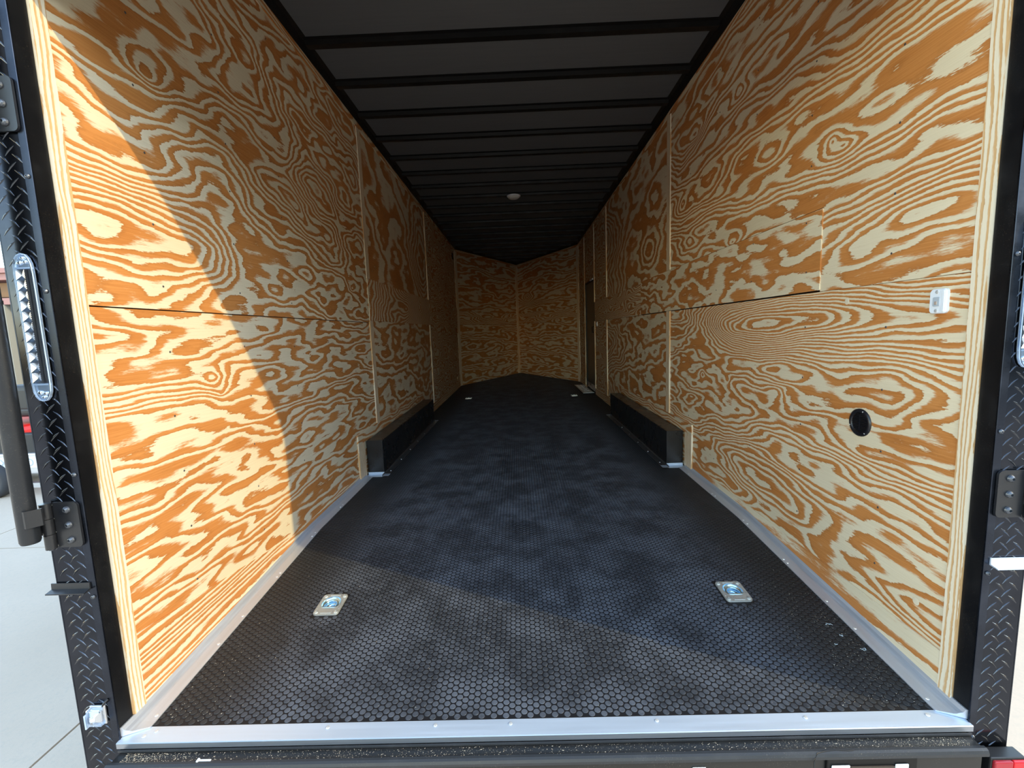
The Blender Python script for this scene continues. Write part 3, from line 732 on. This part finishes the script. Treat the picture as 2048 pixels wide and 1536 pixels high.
# latch box under the sill with pale tabs
e = empty('latch_box', (.915, -.108, -.29)); tag(e, 'black recessed latch box with two pale tabs under right end of sill', 'latch box')
MB().bbox((.79, -.1118, -.29), (1.035, -.1045, -.1268), .003, 2).build('box_shell', M_RIB, e)
MB().bbox((.800, -.1170, -.172), (.850, -.1125, -.1450), .002, 1).build('tab', M_WHITE, e)
MB().bbox((.972, -.1170, -.166), (1.008, -.1125, -.1440), .002, 1).build('tab', M_WHITE, e)
MB().box((.852, -.1160, -.180), (.970, -.1125, -.1500)).build('rusty_bar', principled('rusty_dark', (.055, .04, .03), .7), e)

# litter on the sill
e = empty('white_clip', (-.95, -.098, -.1085)); tag(e, 'small white T-shaped clip lying on left part of the sill', 'clip')
MB().bbox((-.962, -.101, -.1095), (-.926, -.096, -.1055), .001, 1).build('shank', M_WHITE, e)
MB().bbox((-.966, -.104, -.1095), (-.960, -.093, -.1045), .001, 1).build('head', M_WHITE, e)
w = MB().tube([(.745, -.128, -.16), (.748, -.121, -.125), (.760, -.113, -.1085), (.785, -.109, -.1055), (.815, -.107, -.105), (.848, -.109, -.1058), (.862, -.108, -.106)], .0013, 6).build('thin_wire', M_BLACK)
tag(w, 'thin black wire curling over the right part of the sill edge', 'wire')
random.seed(11)
mb = MB()
for _ in range(2400):
    u = random.random(); x = random.uniform(-1.19, 1.19)
    if u < .35: x = -1.19+abs(random.gauss(0, .10)) if random.random() < .5 else 1.19-abs(random.gauss(0, .13))
    y = random.uniform(-.103, -.072); z = -.1095; s_ = random.uniform(.0003, .0009)
    if abs(x) > 1.2: continue
    an = random.uniform(0, PI); l_ = s_*random.uniform(1, 4); dx, dy = math.cos(an)*l_, math.sin(an)*l_*.7
    p = [(x-dx, y-dy, z), (x+dy*.4, y-dx*.3, z), (x+dx, y+dy, z), (x, y, z+s_)]
    mb.add(p, [(0, 1, 3), (1, 2, 3), (2, 0, 3), (0, 2, 1)])
o = mb.build('sill_sawdust', M_SAW); tag(o, 'pale sawdust specks scattered along the black sill', 'sawdust', kind='stuff')
mb = MB()
for _ in range(1500):
    r_ = random.random()
    if r_ < .45: x, y = 1.15-abs(random.gauss(0, .16)), abs(random.gauss(.02, .35))
    elif r_ < .58: x, y = -1.14+abs(random.gauss(0, .14)), abs(random.gauss(.0, .22))
    else: x, y = random.uniform(-1.1, 1.1), abs(random.gauss(.0, 1.0))
    if abs(x) > 1.14 or y > 2.0 or any(abs(x-a_) < .07 and abs(y-b_) < .08 for a_, b_ in RINGS): continue
    z = zf(y)+.0012; s_ = random.uniform(.0004, .0011); an = random.uniform(0, PI); l_ = s_*random.uniform(1, 3); dx, dy = math.cos(an)*l_, math.sin(an)*l_
    mb.add([(x-dx, y-dy, z), (x+dy*.4, y-dx*.4, z), (x+dx, y+dy, z), (x, y, z+s_)], [(0, 1, 3), (1, 2, 3), (2, 0, 3), (0, 2, 1)])
o = mb.build('floor_sawdust', M_SAW); tag(o, 'fine pale sawdust specks scattered over the black floor', 'sawdust', kind='stuff')
labs = ['curly pale shaving on floor nearest the right wheel side, longest of the four', 'tangled pale shaving cluster on floor, third from the threshold', 'tangled pale shaving on floor beside right aluminium strip', 'tiny pale hooked shaving left of the tangled ones']
for (x, y, n_, sp), lb in zip(((1.095, .335, 7, .018), (1.103, .277, 12, .010), (1.134, .213, 12, .013), (1.055, .240, 4, .007)), labs):
    pts = []; 
    for k in range(n_): pts.append((x+(k/(n_-1)-.5)*sp*1.6*(1 if n_ < 9 else .5)+random.uniform(-.35, .35)*sp, y+random.uniform(-.45, .45)*sp, zf(y)+.003+random.uniform(0, .003)))
    o = MB().tube(pts, .0008, 5).build('shaving', M_SHAVE); tag(o, lb, 'shaving', 'pale shavings on the floor')

# ================================================================== wheel boxes
def wheel_box(s, label):
    e = empty('wheel_box', (s*1.16, 3.17, 0)); tag(e, label, 'wheel box', 'wheel boxes')
    x0, x1 = sorted((s*(A-.0135), s*1.090))
    MB().bbox((x0, 2.125, .001), (x1, 4.215, .270), .004, 2).build('body', M_WBOX, e)
    # black seam against the wall
    xa, xb = sorted((s*(A-.014), s*(A-.0)))
    f0, f1 = sorted((s*1.090, s*1.042)); g0, g1 = sorted((s*(A-.0135), s*1.042))
    MB().box((f0, 2.066, .0005), (f1, 4.225, .0040)).box((min(s*1.090, s*1.087), 2.066, .004), (max(s*1.090, s*1.087), 4.225, .016)).build('side_flange', M_FLANGE, e)
    MB().box((g0, 2.066, .0005), (g1, 2.125, .0042)).box((x0, 2.121, .004), (x1, 2.1245, .020)).build('front_flange', M_ALU_X, e)
    MB().box((f0, 4.2, .0005), (f1, 4.225, .0045)).build('rear_flange', M_ALU_X, e)
    for k in range(7): put(scz, e, (s*1.062, 2.2+k*.32, .004), (0, 0, 1), 'screw')
    for yy in (2.35, 2.9): put(scr, e, (s*1.16, yy, .2705), (0, 0, 1), 'screw')
    return e
wheel_box(-1, 'long black wheel box against the left plywood wall')
wheel_box(1, 'long black wheel box against the right plywood wall')

# ================================================================== tie-down rings
def tie_down(x, y, label):
    z = zf(y) + .0032
    e = empty('tie_down_ring', (x, y, zf(y))); tag(e, label, 'tie-down ring', 'tie-down rings in the floor')
    sl = (zf(y+.05)-zf(y-.05))/.1; tilt = Matrix.Rotation(math.atan(sl), 4, 'X'); m0 = T(x, y, z) @ tilt
    hx, hy, r = .052, .063, .014
    def rr(hx, hy, r, n=5):
        p = []
        for cx_, cy_, a0 in ((hx-r, hy-r, 0), (-hx+r, hy-r, 90), (-hx+r, -hy+r, 180), (hx-r, -hy+r, 270)):
            for k in range(n): t_ = math.radians(a0+90*k/(n-1)); p.append((cx_+r*math.cos(t_), cy_+r*math.sin(t_)))
        return p
    def dee(rad, yb, n=20):       # D shape: straight side towards the opening
        p = []
        for k in range(n):
            t_ = 2*PI*k/n + PI/4; xx, yy = rad*math.cos(t_), rad*1.05*math.sin(t_)+.006
            p.append((xx, max(yy, yb)))
        return p
    out = rr(hx, hy, r); n = len(out)
    hole = dee(.039, -.026, n)
    # match the start angle of the outer loop
    mb = MB(); vs = [m0 @ Vector((a_, b_, .0028)) for a_, b_ in out] + [m0 @ Vector((a_, b_, .0028)) for a_, b_ in hole]
    mb.add(vs, [(i, (i+1)%n, n+(i+1)%n, n+i) for i in range(n)])
    vs = [m0 @ Vector((a_, b_, .0028)) for a_, b_ in out] + [m0 @ Vector((a_*1.01, b_*1.01, -.0025)) for a_, b_ in out]
    mb.add(vs, [(i, (i+1)%n, n+(i+1)%n, n+i) for i in range(n)])
    for q in (((-.022, -.056), (.022, -.053)), ((-.022, .052), (.022, .055)), ((-.047, -.030), (-.044, .030)), ((.044, -.030), (.047, .030))):
        (a0, b0), (a1, b1) = q; mb.box((a0, b0, .0027), (a1, b1, .0042), m0)
    mb.build('plate', M_ZINC, e)
    mb = MB(); lv = [(1.0, .0028), (.97, -.006), (.80, -.008), (.74, -.013), (.50, -.014), (.44, -.019)]
    vs = []
    for sc, zz in lv:
        for a_, b_ in hole: vs.append(m0 @ Vector((a_*sc, b_*sc, zz)))
    mb.add(vs, [(i*n+k, i*n+(k+1)%n, (i+1)*n+(k+1)%n, (i+1)*n+k) for i in range(len(lv)-1) for k in range(n)], True)
    mb.add(vs[-n:], [tuple(range(n))])
    mb.build('pan', M_ZINCB, e)
    pts = [m0 @ Vector((.029*math.cos(t_), .032*math.sin(t_)-.004, -.0015)) for t_ in np.linspace(-.35, PI+.35, 15)]
    mb = MB(); mb.tube(pts, .0042, 10); mb.tube([m0 @ Vector((-.033, -.019, -.001)), m0 @ Vector((.033, -.019, -.001))], .0050, 10)
    mb.build('ring', M_ZINCB, e)
    b_me = TB
    for a_ in (-.040, .040):
        for b_ in (-.049, .049):
            p = m0 @ Vector((a_, b_, .0028)); put(b_me, e, p, (0, -sl, 1), 'bolt')
    return e
TB = proto(MB().lathe([(.0088, 0), (.0082, .003), (.0055, .0045), (.0035, .0045), (.003, .002)], Matrix.Identity(4), 14), M_ZINC, 'bolt')
for (x, y), lb in zip(RINGS, ('zinc tie-down ring plate near the threshold on the left of the floor', 'zinc tie-down ring plate near the threshold on the right of the floor',
                              'far tie-down ring plate on the left beyond the wheel box', 'far tie-down ring plate in front of the side door step')):
    tie_down(x, y, lb)

# ================================================================== fittings on walls and ceiling
e = empty('ceiling_lamp', (-.012, 4.545, H-.034)); tag(e, 'small round white dome lamp on the black ceiling', 'lamp')
mD = T(-.012, 4.545, H-.030) @ Matrix.Rotation(PI, 4, 'X')
MB().lathe([(.084, 0), (.084, .010), (.078, .014)], mD, 28).build('base', M_WHITE, e)
MB().lathe([(.074, .012), (.070, .024), (.052, .036), (.026, .042), (.008, .043)], mD, 28).build('lens', principled('frosted_lens', (.62, .62, .60), .4), e)

e = empty('wall_lamp', (A, .129, 1.108)); tag(e, 'small white plastic lamp cover on right wall by the opening', 'lamp')
def rrect(hu, hv, r, n=5):
    p = []
    for cu, cv_, a0 in ((hu-r, hv-r, 0), (-hu+r, hv-r, 90), (-hu+r, -hv+r, 180), (hu-r, -hv+r, 270)):
        for k in range(n): t_ = math.radians(a0+90*k/(n-1)); p.append((cu+r*math.cos(t_), cv_+r*math.sin(t_)))
    return p
def loft(loops):
    mb = MB(); n = len(loops[0]); vs = [p for lp in loops for p in lp]
    mb.add(vs, [(i*n+k, i*n+(k+1)%n, (i+1)*n+(k+1)%n, (i+1)*n+k) for i in range(len(loops)-1) for k in range(n)]); mb.add(loops[-1], [tuple(range(n))]); return mb
def onright(poly, d_): return [(A-d_, .129+u_, 1.108+v_) for u_, v_ in poly]
loft([onright(rrect(.0265, .036, .010), 0), onright(rrect(.0265, .036, .010), .007), onright(rrect(.024, .0335, .009), .0105)]).build('cover', M_WHITE, e)
loft([onright([(u_+.003, v_-.001) for u_, v_ in rrect(.011, .014, .003)], .009), onright([(u_+.003, v_-.001) for u_, v_ in rrect(.010, .013, .003)], .0125)]).build('bulb_window', M_WHITED, e)
MB().bbox((A-.0135, .128, 1.098), (A-.011, .137, 1.108), .001, 1).build('bulb', principled('amber_bulb', (.42, .33, .28), .3), e)
loft([onright([(u_-.018, v_) for u_, v_ in rrect(.0045, .031, .003)], .009), onright([(u_-.018, v_) for u_, v_ in rrect(.0035, .030, .003)], .0125)]).build('ridge', M_WHITE, e)
for dz_ in (-.027, .027): put(scz, e, (A-.0104, .131, 1.108+dz_), (-1, 0, 0), 'screw')

e = empty('side_vent', (A, .407, .688)); tag(e, 'round black slotted vent on the right plywood wall', 'vent')
mV = basis((A, .407, .688), (0, -1, 0), (0, 0, 1))
if (mV.to_3x3() @ Vector((0, 0, 1))).x > 0: mV = basis((A, .407, .688), (0, 1, 0), (0, 0, 1))
M_VENT = black_paint('vent_plastic', (.010, .010, .013), .3, .5)
MB().lathe([(.0515, 0), (.0505, .005), (.045, .0075), (.038, .0065), (.0365, .003)], mV, 32, cap=False).build('rim', M_VENT, e)
MB().lathe([(.037, .0005), (.037, .0012)], mV, 24).build('back', M_RIB, e)
for k in range(11):
    z = -.031+k*.0062; hw_ = math.sqrt(max(1e-6, .0365**2-z*z))
    MB().box((-hw_, z-.0012, .001), (hw_, z+.0014, .0045), mV).build('slat', M_VENT, e)
MB().box((-.0016, -.028, .002), (.0016, .028, .0056), mV).build('rib', M_VENT, e)
for t_ in (1.2, 3.5, 5.4): put(scz, e, mV @ Vector((.045*math.cos(t_), .045*math.sin(t_), .0065)), (-1, 0, 0), 'screw').scale = (.5, .5, .5)

e = empty('light_switch', (A, 5.80, 1.135)); tag(e, 'small white switch on the right wall beside the side door', 'switch')
MB().bbox((A-.012, 5.765, 1.100), (A-.0005, 5.835, 1.170), .003, 1).build('plate', M_WHITE, e)
MB().bbox((A-.020, 5.79, 1.118), (A-.012, 5.81, 1.152), .002, 1).build('rocker', M_WHITE, e)
o = MB().bbox((-A+.0005, 7.35, .185), (-A+.012, 7.47, .235), .003, 1).build('light_leak_patch', principled('light_leak_tan', (.85, .70, .5), .4)); tag(o, 'light leak painted as a tiny pale plate, low on the left wall near the front corner', 'wall plate')  # pale box stands in for daylight leaking through a small hole
o = MB().bbox((-A+.0005, 7.47, 2.48), (-A+.012, 7.54, 2.60), .003, 1).build('dark_wall_slot', M_RIB); tag(o, 'tiny dark slot plate high on the left wall near the front corner', 'wall plate')

# side door
e = empty('door_1', (A, 6.5, 0)); tag(e, kind='structure')
MB().bbox((A+.010, 6.05, .03), (A+.045, 6.93, 1.845), .004, 1).build('door_leaf', M_DOOR, e)
mb = MB(); mb.box((A-.006, 6.925, .03), (A+.048, 6.965, 1.87)); mb.box((A-.006, 6.035, 1.845), (A+.048, 6.965, 1.872)); mb.build('door_frame', M_RIB, e)
MB().box((A+.004, 6.05, .03), (A+.011, 6.92, .12)).build('kick_plate', M_ALU_P, e)
MB().tube([(A-.012, 6.10, 1.862), (A-.012, 6.34, 1.862)], .013, 10).build('door_lamp', M_WHITE, e)
MB().tube([(A+.008, 6.16, 1.0), (A-.02, 6.16, 1.0), (A-.02, 6.16, 1.10), (A+.008, 6.16, 1.10)], .008, 8).build('door_handle', M_BLACK, e)
e = empty('door_step_plate', (1.13, 6.74, 0)); tag(e, 'bright tread-plate step pan at the side door, front right', 'step')
MB().box((1.055, 6.17, .0010), (A-.002, 7.30, .0045)).build('plate', M_ALU_P, e)
MB().box((1.040, 6.16, .0008), (1.055, 7.32, .0075)).box((1.055, 6.16, .0008), (A-.002, 6.172, .0075)).build('edge_strip', M_SILVER, e)
mb = MB()
for i in range(4):
    for j in range(26):
        x = 1.075+i*.04; y = 6.2+j*.042; a_ = (PI/4 if (i+j) % 2 else -PI/4)
        mb.box((-.014, -.003, 0), (.014, .003, .002), T(x, y, .0044) @ Matrix.Rotation(a_, 4, 'Z'))
o = mb.build('step_lugs', M_ALU_P, e); o['kind'] = 'stuff'

# ================================================================== outside, left
e = empty('open_shed', (-16, 12, GROUND)); tag(e, 'open shed with maroon fascia and timber posts at far left', 'shed')
MB().box((-26, 9.9, 2.80), (-9.5, 10.1, 3.06)).build('fascia', M_MAROON, e)
MB().box((-26, 9.82, 2.96), (-9.5, 9.9, 3.08)).build('gutter', M_MAROON, e)
MB().add([(-26, 9.9, 3.07), (-9.5, 9.9, 3.07), (-9.5, 16, 3.6), (-26, 16, 3.6), (-26, 9.9, 3.03), (-9.5, 9.9, 3.03), (-9.5, 16, 3.5), (-26, 16, 3.5)], [(0,1,2,3),(4,7,6,5),(0,4,5,1),(1,5,6,2),(2,6,7,3),(3,7,4,0)]).build('roof', M_MAROON, e)
MB().box((-26, 9.95, 2.20), (-9.5, 10.05, 2.36)).build('beam', M_MAROON, e)
MB().box((-26, 10.1, 2.40), (-9.5, 10.2, 2.75)).build('truss_board', M_BROWN, e)
for x in (-13.35, -17.5, -22): MB().box((x, 9.9, GROUND), (x+.17, 10.08, 2.3)).build('timber_post', M_BROWN, e)
for x in (-13.14, -17.2): MB().box((x, 9.95, GROUND), (x+.24, 10.1, 2.3)).build('grey_post', M_GREYP, e)
MB().box((-26, 15.9, GROUND), (-9.5, 16.1, 3.5)).build('back_wall', M_DARK, e)
MB().box((-9.6, 9.9, GROUND), (-9.45, 16.1, 3.5)).build('side_wall', M_DARK, e)
e = empty('storage_rack', (-12.6, 11.2, GROUND)); tag(e, 'white storage rack with dark goods inside the open shed', 'rack')
for k in range(8): MB().box((-14.0, 10.9, -.55+k*.38), (-11.0, 11.5, -.50+k*.38)).build('shelf', M_FRAME, e)
for x in (-13.95, -12.45, -11.05): MB().box((x, 10.9, GROUND), (x+.05, 11.5, 2.3)).build('upright', M_FRAME, e)

# ride-on machine
VX, VY = -6.62, 4.35
e = empty('ride_on_mower', (VX, VY, GROUND)); tag(e, 'red and white ride-on mower with black seat seen behind the door bar', 'mower')
def wheel(x, y, r, w_):
    m = T(x, y, GROUND+r) @ Matrix.Rotation(PI/2, 4, 'X')
    tl = empty('wheel', (x, y, GROUND+r)); tl.parent = e; tl.location = Vector((x, y, GROUND+r))-e.location
    a_ = MB().lathe([(r*.62, -w_), (r*.9, -w_), (r, -w_*.6), (r, w_*.6), (r*.9, w_), (r*.62, w_), (r*.62, -w_)], m, 28, cap=False).build('tyre', M_RUBBER)
    b_ = MB().lathe([(r*.63, -w_*.6), (r*.63, w_*.6), (r*.5, w_*.75), (r*.22, w_*.55), (r*.2, w_*.9), (r*.05, w_*.9)], m, 24).build('rim', M_WHITEPAINT)
    for o_ in (a_, b_): o_.parent = tl; o_.matrix_parent_inverse = Matrix.Translation((x, y, GROUND+r)).inverted()
wheel(VX+.10, VY-.34, .22, .075); wheel(VX-.02, VY+.75, .20, .075); wheel(VX-1.35, VY-.32, .30, .11); wheel(VX-1.35, VY+.85, .30, .11)
MB().bbox((VX-1.5, VY-.30, GROUND+.22), (VX+.05, VY+.75, GROUND+.34), .02, 1).build('chassis', M_RUBBER, e)
MB().bbox((VX-.55, VY-.34, GROUND+.35), (VX+.02, VY-.26, GROUND+.74), .03, 2).build('front_panel', M_WHITEPAINT, e)
MB().bbox((VX-1.3, VY-.25, GROUND+.55), (VX+.40, VY+.70, GROUND+.86), .06, 2).build('body_shell', M_REDPAINT, e)
MB().bbox((VX+.02, VY-.30, GROUND+.52), (VX+.75, VY-.20, GROUND+.78), .02, 2).build('black_panel', M_SEAT, e)
MB().bbox((VX+.02, VY-.34, GROUND+.28), (VX+.75, VY-.24, GROUND+.54), .015, 2).build('deck_plate', M_SILVER, e)
MB().bbox((VX+.04, VY-.347, GROUND+.36), (VX+.70, VY-.338, GROUND+.50), .003, 1).build('white_label', M_WHITEPAINT, e)
MB().box((VX+.0, VY-.32, GROUND+.10), (VX+.8, VY-.26, GROUND+.16)).build('low_bar', M_SILVER, e)
MB().bbox((VX-.1, VY-.1, GROUND+.95), (VX+.55, VY+.45, GROUND+1.08), .05, 3).build('seat', M_SEAT, e)
MB().bbox((VX+.10, VY-.1, GROUND+1.0), (VX+.62, VY+.4, GROUND+1.36), .07, 3).build('seat_back', M_SEAT, e)
MB().tube([(VX+.18, VY-.28, GROUND+1.05), (VX+.40, VY-.28, GROUND+.93), (VX+.24, VY-.28, GROUND+.78)], .025, 8).build('lever', M_GREYP, e)
cu = bpy.data.curves.new('lettering', 'FONT'); cu.body = 'DXIL CO'; cu.size = .13; cu.extrude = .0008; cu.align_x = 'CENTER'
tmp = bpy.data.objects.new('lettering_tmp', cu); C.objects.link(tmp)
dg = bpy.context.evaluated_depsgraph_get(); tme = bpy.data.meshes.new_from_object(tmp.evaluated_get(dg)); bpy.data.objects.remove(tmp)
tme.materials.clear(); tme.materials.append(M_TEXT)
o = link('lettering', tme, e); o.matrix_parent_inverse = Matrix.Identity(4)
o.location = Vector((VX+.37, VY-.3485, GROUND+.385))-e.location; o.rotation_euler = (PI/2, 0, 0)
